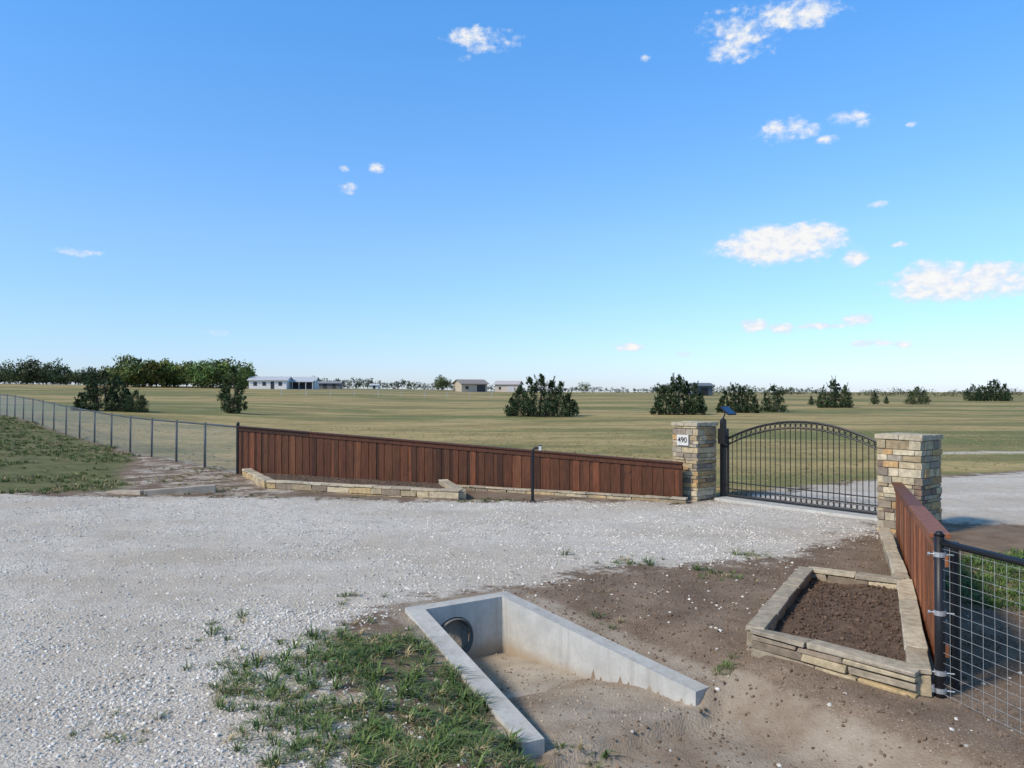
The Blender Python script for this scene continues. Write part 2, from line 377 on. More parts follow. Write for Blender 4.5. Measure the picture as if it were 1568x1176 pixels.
k = (rng.random(len(x)) < p) & (poly_sd(x, y, UOP) < -.02) & (poly_sd(x, y, [(2.0, 6.75), (3.1, 5.6), (6.2, 12), (5.4, 12), (3.4, 9.2)]) < 0)
Ps.append(rocks_at(x[k], y[k], .005, .026))
P = [np.concatenate([q[i] for q in Ps]) for i in range(4)]
scatter('gravel', rocks, P[0], P[1], P[2], P[3], M['rock'])
x, y = pts_region(16000, 0, 6.6, 4.6, 12.8)
pin = poly_sd(x, y, [(2.2, 6.72), (3.05, 5.85), (4.25, 8.35), (3.45, 8.95)])
k = (poly_sd(x, y, GRAVEL) < -.1) & (poly_sd(x, y, UOP) < -.02) & (pin < -.2)
x = x[k]; y = y[k]; n = len(x); s = .004+.018*rng.random(n)**3
C = np.array([.19, .135, .095])[None]*rng.uniform(.7, 1.35, (n, 1))
scatter('soil_clods', rocks, np.stack([x, y, g(x, y)+s*.2], -1), rrot(n), s, C, M['rock'])

# ------------------------------------------------------------------ grass
def tuft_tmpl(nb, spread, lean, wid=.012):
    V = []; Fc = []
    for i in range(nb):
        a = rng.uniform(0, 6.28); r = spread*rng.random()**.7; L = rng.uniform(.5, 1); ln = lean*rng.uniform(.4, 1.3)
        d = np.array([math.cos(a), math.sin(a), 0]); q = np.array([-d[1], d[0], 0])*wid*rng.uniform(.7, 1.4); o = d*r*.5
        o0 = len(V)
        for t in (0, .55):
            c0 = o+d*ln*L*t*t+np.array([0, 0, L*t*(1-.25*ln*t)]); w = q*(1-.3*t)
            V += [c0-w, c0+w]
        V.append(o+d*ln*L*1.1+np.array([0, 0, L*(1-.45*ln)]))
        Fc += [(o0, o0+1, o0+3), (o0, o0+3, o0+2), (o0+2, o0+3, o0+4)]
    return np.array(V), np.array(Fc)
TG = [tuft_tmpl(16, .5, 1.1, .035) for _ in range(6)]; TF = [tuft_tmpl(12, .9, .7, .05) for _ in range(5)]
def grass(name, x, y, smin, smax, c1, c2, tm=TG, dry=.1, zoff=-.01):
    n = len(x); t = rng.random((n, 1)); C = np.array(c1)*(1-t)+np.array(c2)*t
    d = rng.random(n) < dry; C[d] = np.array([.42, .33, .17])*rng.uniform(.7, 1.1, (d.sum(), 1))
    s = rng.uniform(smin, smax, n)
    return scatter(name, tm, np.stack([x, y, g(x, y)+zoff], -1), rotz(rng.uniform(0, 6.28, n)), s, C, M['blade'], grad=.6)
x, y = pts_region(60000, -3.6, 4, 4.3, 11)
k = (rng.random(len(x)) < np.clip(green_local(x, y), 0, 1.1)*.46*sm((fbm(x, y, .3, 91)-.42)/.16)) & (poly_sd(x, y, UOP) < -.03)
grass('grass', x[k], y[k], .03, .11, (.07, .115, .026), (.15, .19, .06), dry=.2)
k2 = rng.random(len(x)) < np.clip(green_local(x, y), 0, 1)*.035
k2 &= (poly_sd(x, y, UOP) < -.03)
grass('grass', x[k2], y[k2], .1, .18, (.07, .125, .026), (.14, .19, .055), dry=.08)
x, y = pts_region(40000, -34, -7.5, 16.5, 48)
k = (poly_sd(x, y, BANK)+(fbm(x, y, 1.5, 12)-.5)*2.8 > 0) & (rng.random(len(x)) < .6*sm((fbm(x, y, .9, 14)-.36)/.25)) & (np.abs(x) < .72*y)
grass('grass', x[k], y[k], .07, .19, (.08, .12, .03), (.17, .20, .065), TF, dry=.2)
x, y = pts_region(5000, -12, -6, 16.8, 24)
k = (poly_sd(x, y, DIRTBANK) > 0) & (rng.random(len(x)) < .22*sm((fbm(x, y, .8, 119)-.45)/.2))
grass('grass', x[k], y[k], .05, .12, (.09, .13, .035), (.19, .20, .075), TF, dry=.5)
x, y = pts_region(5000, 4.4, 9, 6.5, 11.5)
k = (poly_sd(x, y, RPATCH)+(fbm(x, y, .8, 12)-.5)*1.2 > 0) & (rng.random(len(x)) < .8)
grass('grass', x[k], y[k], .06, .14, (.08, .14, .03), (.13, .2, .06), TF, dry=.05)
x, y = pts_region(30000, -9, 12, 14.8, 21)
sd = poly_sd(x, y, GRAVEL)
k = (np.abs(sd+.1) < .3) & (rng.random(len(x)) < .35*sm((fbm(x, y, .8, 19)-.5)/.15))
grass('grass', x[k], y[k], .04, .09, (.07, .10, .03), (.13, .15, .06), TF, dry=.3)
x, y = pts_region(50000, -34, 32, 16.5, 46)
k = (poly_sd(x, y, FIELD) > .25) & (np.abs(x) < .72*y) & (rng.random(len(x)) < .8*(18/y)*sm((fbm(x, y, 2.2, 44)-.3)/.4))
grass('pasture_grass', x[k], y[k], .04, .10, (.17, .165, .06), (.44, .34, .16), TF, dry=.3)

# ------------------------------------------------------------------ trees
def leaves(cent, rad, nper, size, asp, base, flat=1.):
    n = len(cent)*nper
    c = np.repeat(cent, nper, 0); r = np.repeat(rad, nper)[:, None]
    d = rng.normal(size=(n, 3)); d /= np.linalg.norm(d, axis=1)[:, None]
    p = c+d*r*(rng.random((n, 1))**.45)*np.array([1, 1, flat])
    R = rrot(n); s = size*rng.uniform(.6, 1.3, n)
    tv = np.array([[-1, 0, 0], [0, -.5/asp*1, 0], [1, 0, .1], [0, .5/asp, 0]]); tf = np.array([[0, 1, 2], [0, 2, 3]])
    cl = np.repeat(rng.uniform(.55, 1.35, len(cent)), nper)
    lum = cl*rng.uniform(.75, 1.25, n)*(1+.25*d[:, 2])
    warm = np.repeat(rng.uniform(-.08, .12, len(cent)), nper)
    C = np.array(base)[None]*lum[:, None]; C[:, 0] *= 1+warm*2
    v = np.einsum('nij,vj->nvi', R, tv)*s[:, None, None]+p[:, None, :]
    FF = (tf[None]+(np.arange(n)*4)[:, None, None]).reshape(-1, 3)
    return v.reshape(-1, 3), FF, np.repeat(C, 4, 0)
def join(parts):
    V = []; Fc = []; C = []; o = 0
    for v, f, c in parts: V.append(v); Fc.append(f+o); C.append(c); o += len(v)
    return np.concatenate(V), np.concatenate(Fc), np.concatenate(C)
def trunk(mb, x, y, z, H, r, spread=.5):
    p = np.array([x, y, z-.2]); n = 5
    for i in range(n):
        q = p+np.array([rng.normal(0, .02*H), rng.normal(0, .02*H), H*.85/n]); mb.tube(p, q, r*(1-i/n*.85), r*(1-(i+1)/n*.85), 7)
        if i > 0:
            for _ in range(2):
                a = rng.uniform(0, 6.28); e = q+np.array([math.cos(a), math.sin(a), rng.uniform(.3, .9)])*H*spread*rng.uniform(.4, .8)*(1-i/n*.6)
                mb.tube(q, e, r*.35*(1-i/n*.5), r*.08, 5)
        p = q
def juniper(x, y, H, spires, base=(.040, .066, .026), z=None, nper=30, name='juniper_tree', lsize=.03):
    z = float(g(x, y, False)) if z is None else z
    e = empty(name)
    mb = MB(); 
    parts = []
    for ox, oy, h, r in spires:
        nc = int(60*max(.5, r/(.25*H))); t = rng.random(nc)**1.25; a = rng.uniform(0, 6.28, nc)
        pr = r*(1-t)**.75*np.minimum(1, .62+t*2.6)*(rng.random(nc)**.35)*rng.uniform(.7, 1.32, nc)
        c = np.stack([x+ox+pr*np.cos(a), y+oy+pr*np.sin(a), z+h*(.05+.93*t)], -1)
        rad = r*(.30-.2*t)*rng.uniform(.5, 1.2, nc)
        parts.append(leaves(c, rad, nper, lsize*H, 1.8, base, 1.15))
        trunk(mb, x+ox*.6, y+oy*.6, z, h, .03*H, spread=.22)
        for _ in range(5):
            a = rng.uniform(0, 6.28); t0 = rng.uniform(.45, .95); rr = r*(1-t0)**.75; lean = rng.uniform(.2, .55)
            k = 7; u = np.linspace(0, 1, k); L = h*rng.uniform(.12, .2)
            cc = np.stack([x+ox+math.cos(a)*(rr+lean*L*u), y+oy+math.sin(a)*(rr+lean*L*u), z+h*t0+L*u], -1)
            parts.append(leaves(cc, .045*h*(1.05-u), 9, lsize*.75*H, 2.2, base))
    mb.obj('trunk_and_limbs', M['bark'], e)
    V, Fc, C = join(parts); trimesh('crown', V, Fc, C, M['leaf'], e)
def decid(x, y, H, W, base=(.09, .12, .04), name='oak_tree', parts_out=None, mb=None, nper=30, nc=46, lf=.045):
    z = float(g(x, y, False)); own = parts_out is None
    if own: parts_out = []; mb = MB()
    u = rng.normal(size=(nc, 3)); u /= np.linalg.norm(u, axis=1)[:, None]; rr = rng.random((nc, 1))**.4*rng.uniform(.75, 1.12, (nc, 1))
    c = np.array([x, y, z+H*.47])+u*rr*np.array([W*.46, W*.46, H*.43])
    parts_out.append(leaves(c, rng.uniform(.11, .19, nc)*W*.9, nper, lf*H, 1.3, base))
    trunk(mb, x, y, z, H*.8, .022*H, spread=.3)
    if own:
        e = empty(name); mb.obj('trunk_and_limbs', M['bark'], e); V, Fc, C = join(parts_out); trimesh('crown', V, Fc, C, M['leaf'], e)
def J(px, bot, top, wpx, kind='s', **k):
    x, y = site(px, bot); H = (bot-top)/F*y; W = wpx/F*y
    if kind == 'w':
        sp = [(0, 0, H, W*.26), (-W*.28, .3, H*.74, W*.22), (W*.27, -.2, H*.82, W*.22), (-W*.15, -.4, H*.95, W*.17), (W*.15, .4, H*.86, W*.18), (W*.38, 0, H*.55, W*.14), (-W*.4, 0, H*.45, W*.13)]
    elif kind == 'm':
        sp = [(0, 0, H, W*.40), (-W*.24, .2, H*.75, W*.24), (W*.22, -.2, H*.82, W*.25)]
    else:
        sp = [(0, 0, H, W*.48), (W*.1, .1, H*.8, W*.4)]
    juniper(x, y, H, sp, **k)
    return x, y
J(160, 630, 566, 92, 'w'); J(208, 632, 598, 52, 'm')
J(357, 633, 560, 52, 'm', base=(.055, .085, .03)); J(342, 616, 580, 22, 's')
J(828, 638, 573, 112, 'w'); J(880, 632, 612, 16, 's', base=(.08, .10, .038))
J(1040, 636, 574, 84, 'w'); J(1068, 634, 608, 26, 's', base=(.10, .09, .04))
J(1130, 633, 586, 66, 'w'); J(1184, 631, 590, 46, 'm'); J(1278, 625, 581, 56, 'w', base=(.055, .085, .033))
J(1242, 620, 606, 12, 's'); J(1339, 619, 598, 16, 's'); J(1357, 618, 606, 10, 's'); J(1405, 619, 592, 40, 'm', base=(.065, .09, .035))
J(1490, 614, 588, 32, 'm'); J(1522, 614, 581, 56, 'w')
decid((677-784)/F*240, 240, 5.4, 6.2, nc=60); decid((895-784)/F*250, 250, 3.6, 5.)
parts = []; mb = MB()
def line(px0, px1, dist, h0, h1, step, base, nper=22, nc=26, jit=.3, lf=.055, wr=(1., 1.5)):
    p = px0
    while p < px1:
        D = dist*rng.uniform(.96, 1.06); h = rng.uniform(h0, h1); w = h*rng.uniform(*wr)
        c = np.array(base)*rng.uniform(.7, 1.3); c[0] *= rng.uniform(.85, 1.25)
        decid((p-784)/F*D, D, h, w, base=tuple(c), parts_out=parts, mb=mb, nper=nper, nc=nc, lf=lf)
        p += step*rng.uniform(1-jit, 1+jit)
line(-160, 200, 290, 4.8, 8.6, 11, (.065, .09, .038), 24, 36); line(35, 95, 280, 8.4, 9.8, 17, (.08, .105, .04), 24, 42); line(-160, 200, 300, 3, 5, 7, (.05, .07, .03), 14, 22, lf=.09)
line(180, 385, 240, 5.8, 8.8, 13, (.11, .155, .042), 30, 48); line(195, 235, 230, 9.2, 10.2, 22, (.12, .165, .046), 30, 54); line(240, 280, 232, 8., 9.4, 20, (.13, .18, .045), 30, 50); line(310, 375, 232, 7.8, 9.4, 16, (.11, .15, .04), 30, 48)
line(380, 700, 470, 4.6, 7.6, 8, (.08, .10, .055), 12, 20, lf=.08); line(700, 1000, 520, 3., 5.2, 8, (.08, .095, .06), 10, 16, lf=.09)
line(1000, 1220, 330, 3., 5.4, 10, (.07, .09, .042), 14, 20, lf=.07); line(1200, 1740, 420, 2.2, 5.4, 10, (.075, .09, .048), 10, 18, lf=.08, wr=(1., 2.)); line(1010, 1060, 300, 3.5, 5.5, 12, (.055, .075, .035), lf=.07)
line(-1400, -160, 300, 5, 8, 40, (.05, .07, .03), 12, 16, lf=.09); line(1740, 3200, 400, 3, 6, 40, (.05, .07, .03), 12, 16, lf=.09)
e = empty('distant_tree_line'); mb.obj('trunks', M['bark'], e); V, Fc, C = join(parts); trimesh('crowns', V, Fc, C, M['leaf'], e)

# ------------------------------------------------------------------ masonry
PAL = [(.46, .355, .21), (.40, .305, .18), (.54, .44, .28), (.32, .26, .19), (.48, .30, .14), (.26, .21, .16), (.56, .47, .32), (.36, .31, .23), (.50, .34, .16), (.22, .155, .11), (.50, .40, .25)]
def scol(pal=PAL): c = random.choice(pal); k = random.uniform(.82, 1.12); return tuple(q*k for q in c)
def splits(L, lo, hi):
    out = []; x = 0
    while x < L-1e-6:
        l = random.uniform(lo, hi)
        if L-x-l < lo*.7: l = L-x
        out.append((x, x+l)); x += l
    return out
def run(mb, p0, p1, z0, z1, th, proud=.008, ln=(.14, .38), pal=PAL, jit=.003):
    p0 = np.array(p0); p1 = np.array(p1); d = p1-p0; L = np.linalg.norm(d); d = d/L; nrm = np.array([-d[1], d[0]])
    for a, b_ in splits(L, *ln):
        c = p0+d*(a+b_)/2+nrm*0; pr = random.uniform(0, proud)
        mb.box((*c, (z0+z1)/2), (*d, 0), (*nrm, 0), (0, 0, 1), (b_-a)/2-.005, th/2+pr, (z1-z0)/2-.005, scol(pal), jit)
def courses(z0, z1, lo=.055, hi=.14): return [(z0+a, z0+b_) for a, b_ in splits(z1-z0, lo, hi)]
def column(name, near, side, H, lrot=128):
    a = math.radians(lrot); u = np.array([math.cos(a), math.sin(a)]); w = np.array([math.cos(a-math.pi/2), math.sin(a-math.pi/2)])
    near = np.array(near); e = empty(name); mb = MB(); th = .1
    c = near+u*side/2+w*side/2; hs = side/2
    k = 0
    for z0, z1 in courses(-.06, H-.09):
        k += 1
        i1 = hs-th/2
        for sg in (-1, 1):
            if k % 2:
                run(mb, c+w*sg*i1-u*hs, c+w*sg*i1+u*hs, z0, z1, th, .018); run(mb, c+u*sg*i1-w*(hs-th), c+u*sg*i1+w*(hs-th), z0, z1, th, .018)
            else:
                run(mb, c+u*sg*i1-w*hs, c+u*sg*i1+w*hs, z0, z1, th, .018); run(mb, c+w*sg*i1-u*(hs-th), c+w*sg*i1+u*(hs-th), z0, z1, th, .018)
    mb.obj('ledge_stones', M['stone'], e, bevel=.006)
    m2 = MB(); m2.box((*c, H/2-.08), (*u, 0), (*w, 0), (0, 0, 1), hs-.016, hs-.016, H/2-.02); m2.obj('mortar_core', M['mortar'], e)
    m3 = MB(); oh = hs+.03
    for i in (0, 1):
        for j in (0, 1):
            cc = c+u*(i-.5)*oh+w*(j-.5)*oh
            m3.box((*cc, H-.045), (*u, 0), (*w, 0), (0, 0, 1), oh/2-.003, oh/2-.003, .042, tuple(np.array((.48, .41, .29))*random.uniform(.85, 1.1)), .004)
    m3.obj('cap_slabs', M['stone'], e, bevel=.01)
    return e, c, u, w, hs
LC, lc, lu, lw, lhs = column('stone_gate_column', (3.81, 15.87), .64, 1.62)
RC, rc, ru, rw, rhs = column('stone_gate_column', (6.38, 12.0), .70, 1.57)
pc = lc-lw*(lhs+.025)+lu*.02
sign = empty('house_number_plaque')
mb = MB(); mb.box((*pc, 1.24), (*lu, 0), (*lw, 0), (0, 0, 1), .15, .02, .11); mb.obj('plate', M['plate'], sign, bevel=.005)
cu = bpy.data.curves.new('numerals', 'FONT'); cu.body = '490'; cu.size = .16; cu.align_x = 'CENTER'; cu.align_y = 'CENTER'; cu.extrude = .003; cu.offset = .002
to = bpy.data.objects.new('numerals', cu); col_root.objects.link(to); cu.materials.append(M['numeral'])
xa = Vector((-lu[0], -lu[1], 0)); za = Vector((-lw[0], -lw[1], 0)); ya = Vector((0, 0, 1))
to.matrix_world = Matrix(((xa.x, ya.x, za.x, pc[0]-lw[0]*.022), (xa.y, ya.y, za.y, pc[1]-lw[1]*.022), (xa.z, ya.z, za.z, 1.24), (0, 0, 0, 1)))
to.parent = sign

LPAL = [(.46, .37, .23), (.38, .30, .19), (.50, .41, .27), (.34, .28, .20), (.48, .35, .18), (.27, .21, .15)]
CPAL = [(.53, .46, .34), (.47, .39, .28), (.41, .35, .26), (.55, .46, .32)]
def lowwall(mb, pts, z0, z1, th, cap=.05, pal=LPAL, ln=(.25, .6), cpal=CPAL):
    for p0, p1 in zip(pts[:-1], pts[1:]):
        for a, b_ in courses(z0, z1-cap, .07, .16): run(mb, p0, p1, a, b_, th, .01, ln, pal, .005)
        run(mb, p0, p1, z1-cap, z1, th+.02, .01, (.3, .7), cpal, .005)
def planter(name, poly, closed, z0, z1, th, soilz, soilpoly):
    e = empty(name); mb = MB(); lowwall(mb, poly+([poly[0]] if closed else []), z0, z1, th); mb.obj('stone_walls', M['stone'], e, bevel=.006)
    sp_ = np.array(soilpoly); n = 26
    V = []; Fc = []
    for i in range(n+1):
        for j in range(n+1):
            s, t = i/n, j/n
            p = (1-s)*(1-t)*sp_[0]+s*(1-t)*sp_[1]+s*t*sp_[2]+(1-s)*t*sp_[3]
            V.append((p[0], p[1], soilz+float(fbm(p[0], p[1], .22, 66, 4)-.5)*.09))
    for i in range(n):
        for j in range(n): Fc.append((i*(n+1)+j, (i+1)*(n+1)+j, (i+1)*(n+1)+j+1, i*(n+1)+j+1))
    m2 = MB(); m2.add(V, Fc); m2.obj('soil_bed', M['soil'], e, smooth=True)
    k = 2500; s, t = rng.random((2, k, 1)); P_ = (1-s)*(1-t)*sp_[0]+s*(1-t)*sp_[1]+s*t*sp_[2]+(1-s)*t*sp_[3]
    sc = .005+.02*rng.random(k)**3
    zz = soilz+(fbm(P_[:, 0], P_[:, 1], .22, 66, 4)-.5)*.09
    scatter('soil_crumbs', rocks, np.concatenate([P_, (zz+sc*.3)[:, None]], 1), rrot(k), sc, np.array([.125, .083, .058])[None]*rng.uniform(.6, 1.4, (k, 1)), M['rock'], e)
    return e
PA, PB, PCc, PD = (2.12, 6.74), (3.02, 5.72), (4.3, 8.45), (3.46, 9.05)
e = planter('stone_planter', [PA, PB, PCc, PD], True, -.2, .2, .13, .08, [PA, PB, PCc, PD])
mb = MB(); lowwall(mb, [PCc, (5.72, 11.85)], -.1, .17, .12); mb.obj('fence_side_wall', M['stone'], e, bevel=.006)
QA, QB = (-5.66, 17.95), (-1.06, 16.1)
e2 = planter('stone_planter', [(-7.1, 20.6), QA, QB, (-1.62, 18.05)], False, -.06, .2, .2, .1, [(-7.1, 20.6), QA, QB, (-1.62, 18.05)])
mb = MB(); lowwall(mb, [(-1.55, 17.95), (3.55, 15.62)], -.06, .1, .16, .04); mb.obj('kerb_stones', M['stone'], e2, bevel=.006)

# ------------------------------------------------------------------ wood fences
def wfence(name, p0, p1, t0, t1, zb, side, gain=1.):
    p0 = np.array(p0, float); p1 = np.array(p1, float); d = p1-p0; L = np.linalg.norm(d); d /= L; n = np.array([-d[1], d[0]])*side
    e = empty(name); mb = MB(); sp_ = .232
    top = lambda s: t0+(t1-t0)*s/L
    def board(s0, s1, off, th, zlo, dz, col):
        s0 = max(s0, 0); s1 = min(s1, L)
        if s1-s0 < .02: return
        P0 = p0+d*s0+n*off; P1 = p0+d*s1+n*off; q = n*th
        b_ = [(*P0, zlo), (*P1, zlo), (*(P1+q), zlo), (*(P0+q), zlo)]
        t_ = [(*P0, top(s0)-dz), (*P1, top(s1)-dz), (*(P1+q), top(s1)-dz), (*(P0+q), top(s0)-dz)]
        mb.hexa(b_, t_, col)
    def wc():
        k = random.choice((.5, .8, .9, 1., 1., 1.05, 1.2, 1.6))*random.uniform(.9, 1.1)*gain; r = random.uniform(.92, 1.1); return (.088*k*r, .031*k, .0125*k)
    s = -.05
    while s < L:
        zl = zb+random.uniform(-.01, .015)
        board(s, s+.145, .012, .016, zl, .04, wc()); board(s+.118, s+.255, 0, .016, zl, .04, wc())
        s += sp_
    s = 0
    while s < L:
        l = 2.44; s1 = min(s+l, L)
        P0 = p0+d*s; P1 = p0+d*(s1-.004)
        c1 = wc(); c1 = tuple(q*.85 for q in c1)
        for (o0, o1, za, zb_) in ((.03, .05, .135, .036), (-.06, .085, .032, 0.)):
            b_ = [(*(P0+n*o0), top(s)-za), (*(P1+n*o0), top(s1)-za), (*(P1+n*o1), top(s1)-za), (*(P0+n*o1), top(s)-za)]
            t_ = [(*(P0+n*o0), top(s)-zb_), (*(P1+n*o0), top(s1)-zb_), (*(P1+n*o1), top(s1)-zb_), (*(P0+n*o1), top(s)-zb_)]
            mb.hexa(b_, t_, c1)
        s += l
    for fr in (.18, .78):
        P0 = p0; P1 = p1; o0, o1 = -.045, -.004
        za = lambda T: zb+(T-zb)*fr
        b_ = [(*(P0+n*o0), za(t0)), (*(P1+n*o0), za(t1)), (*(P1+n*o1), za(t1)), (*(P0+n*o1), za(t0))]
        mb.hexa(b_, [(q[0], q[1], q[2]+.085) for q in b_], wc())
    ob = mb.obj('cedar_boards', M['wood'], e, bevel=.002)
    m2 = MB(); s = .04
    while s < L+.02:
        q = p0+d*min(s, L-.03)-n*.085; m2.tube((*q, -.3), (*q, top(min(s, L))-.06), .03, .03, 10); s += 2.44
    m2.obj('steel_posts', M['black'], e)
    return e
wfence('cedar_fence', (-7.43, 21.0), (3.52, 15.87), 1.32, .80, .02, -1)
wfence('cedar_fence', (3.27, 5.86), (6.02, 12.03), 1.17, .84, .03, 1, 2.2)
mb = MB(); mb.tube((-7.5, 21.06, -.3), (-7.5, 21.06, 1.38), .045, .045, 12); mb.tube((-7.5, 21.06, 1.38), (-7.5, 21.06, 1.43), .055, .02, 12)
endpost = mb.obj('fence_end_post', M['black'])

# ------------------------------------------------------------------ mesh fences
def wire_fence(name, pts, H, post, postmat, rail_r, dx, dz, wr, spacing, wiremat, cap=False, n_w=3, zfun=None):
    e = empty(name); m1 = MB(); m2 = MB()
    zf = (lambda x, y: float(g(x, y, False))) if zfun is None else zfun
    for p0, p1 in zip(pts[:-1], pts[1:]):
        p0 = np.array(p0, float); p1 = np.array(p1, float); d = p1-p0; L = np.linalg.norm(d); d /= L
        k = max(1, int(round(L/spacing))); P_ = [p0+d*L*i/k for i in range(k+1)]; zz = [zf(*q) for q in P_]
        for i, q in enumerate(P_):
            m1.tube((*q, zz[i]-.3), (*q, zz[i]+H+.02), post, post, 10)
            if cap: m1.tube((*q, zz[i]+H+.02), (*q, zz[i]+H+.05), post*1.15, post*.5, 10)
            if i < k:
                a = (*q, zz[i]+H-.03); b_ = (*P_[i+1], zz[i+1]+H-.03); m1.tube(a, b_, rail_r, rail_r, 8)
                nh = int((H-.1)/dz)
                for j in range(nh+1): m2.tube((*q, zz[i]+.03+j*dz), (*P_[i+1], zz[i+1]+.03+j*dz), wr, wr, n_w, cap=False)
                seg = L/k; nv = int(seg/dx)
                for j in range(1, nv+1):
                    t = j/(nv+1); qq = q+(P_[i+1]-q)*t; z_ = zz[i]*(1-t)+zz[i+1]*t; m2.tube((*qq, z_+.02), (*qq, z_+H-.04), wr, wr, n_w, cap=False)
    m1.obj('posts_and_rail', postmat, e, smooth=True); m2.obj('wire_mesh', wiremat, e)
    return e
far = (-31.8-.672*24.4, 47.8+.74*24.4)
wire_fence('wire_mesh_fence', [(-7.52, 21.15), far], 1.32, .038, M['fencepost'], .028, .06, .06, .0023, 2.44, M['wire'])
ef = wire_fence('wire_mesh_fence', [(3.16, 5.70), (4.0, 2.1), (4.6, -6)], 1.17, .036, M['black'], .025, .102, .076, .0016, 2.44, M['wire'], cap=True, n_w=4, zfun=lambda x, y: 0.)
mb = MB()
for z_ in (.05, .18, .62, 1.05):
    mb.tube((3.16, 5.70, z_-.018), (3.16, 5.70, z_+.018), .041, .041, 12)
    mb.tube((3.10, 5.72, z_), (3.245, 5.66, z_), .006, .006, 6); mb.tube((3.10, 5.72, z_), (3.085, 5.725, z_), .013, .013, 6)
mb.tube((3.10, 5.70, .04), (3.10, 5.70, .09), .018, .018, 8)
mb.obj('tension_bands', M['steel'], ef)
e = empty('pasture_fence'); mb = MB()
for (a, b_) in (((-42, 140), (-4, 150)),):
    a = np.array(a, float); b_ = np.array(b_, float); k = int(np.linalg.norm(b_-a)/4)
    q0 = None
    for i in range(k+1):
        q = a+(b_-a)*i/k; z_ = float(g(*q, False)); mb.tube((*q, z_-.3), (*q, z_+1.15), .045, .045, 5)
        if q0 is not None:
            for hh in (1.12, .6): mb.tube((*q0[0], q0[1]+hh), (*q, z_+hh), .025, .025, 4)
        q0 = (q, z_)
mb.obj('posts_and_rails', M['steel'], e)

# ------------------------------------------------------------------ gate
G0 = np.array([4.54, 16.18]); gu = np.array([.63, -.777]); GL = 3.32
gn_ = np.array([-gu[1], gu[0]])
gate = empty('arched_iron_gate'); mb = MB()
def gp(s, z): q = G0+gu*s; return np.array([q[0], q[1], z])
arc = lambda s: 1.27+.40*(1-(2*s/GL-1)**2)
for off, r in ((0, .022), (.13, .014)):
    pts = [gp(GL*i/28, arc(GL*i/28)-off) for i in range(29)]; mb.path(pts, r, 6)
for z_, r in ((.08, .026), (.22, .014), (.36, .012)): mb.tube(gp(0, z_), gp(GL, z_), r, r, 6)
for s in (0, GL): mb.tube(gp(s, .06), gp(s, arc(s)+.02), .027, .027, 8)
npk = 29
for i in range(1, npk+1):
    s = GL*i/(npk+1); mb.tube(gp(s, .08), gp(s, arc(s)-.01), .0085, .0085, 5)
def ring(s, z, r):
    k = 12; pts = [gp(s+r*math.cos(2*math.pi*i/k), z+r*math.sin(2*math.pi*i/k)) for i in range(k+1)]; mb.path(pts, .006, 4)
for i in range(npk+1):
    s = GL*(i+.5)/(npk+1); ring(s, .15, .048); ring(s, arc(s)-.066, .045)
mb.obj('frame_pickets_and_rings', M['black'], gate)
m2 = MB()
hp = G0-gu*.12
m2.box((*hp, .72), (*gu, 0), (*gn_, 0), (0, 0, 1), .05, .05, .93); m2.tube((*hp, 1.65), (*hp, 1.7), .065, .02, 8)
for z_ in (.3, 1.1): m2.tube((*hp, z_), (*(G0), z_), .02, .02, 8)
cb = hp+np.array([-.03, -.12]); m2.box((*cb, 1.32), (*gu, 0), (*gn_, 0), (0, 0, 1), .09, .07, .16)
m2.obj('hinge_post_and_operator', M['black'], gate, bevel=.004)
sp_ = empty('solar_panel'); m3 = MB()
top = np.array([*hp, 1.68]); m3.tube(top, top+np.array([.05, 0, .14]), .015, .015, 8)
pn = np.array([.45, -.45, .77]); pn /= np.linalg.norm(pn); pu = np.cross((0, 0, 1), pn); pu /= np.linalg.norm(pu); pv = np.cross(pn, pu)
ctr = top+np.array([.1, -.02, .17]); m3.box(ctr, pu, pv, pn, .17, .13, .012); m3.obj('frame_and_bracket', M['black'], sp_)
m4 = MB(); m4.box(ctr+pn*.014, pu, pv, pn, .155, .115, .003); m4.obj('cells', M['solar'], sp_)
mb = MB(); a = G0-gu*.1; b2 = G0+gu*(GL+.5)
q = [a-gn_*(-.25), b2-gn_*(-.25), b2-gn_*.35, a-gn_*.35]
mb.hexa([(*p, -.2) for p in q], [(*p, .045) for p in q]); mb.obj('concrete_gate_threshold', M['concrete'], bevel=.01)
e = empty('gate_keypad_post'); mb = MB()
kx, ky = .42, 15.75
mb.tube((kx, ky, -.2), (kx, ky, 1.02), .032, .032, 12)
pts = [(kx, ky, 1.02), (kx+.01, ky, 1.07), (kx+.05, ky-.01, 1.1), (kx+.12, ky-.02, 1.1)]; mb.path(pts, .024, 10)
mb.tube((kx, ky, -.02), (kx, ky, .03), .07, .05, 12); mb.box((kx+.15, ky-.02, 1.1), (1, 0, 0), (0, 1, 0), (0, 0, 1), .035, .05, .06); mb.obj('gooseneck_pole', M['black'], e, bevel=.003)
m2 = MB(); m2.box((kx+.15, ky-.075, 1.1), (1, 0, 0), (0, 1, 0), (0, 0, 1), .028, .006, .045); m2.obj('keypad_face', M['plate'], e)

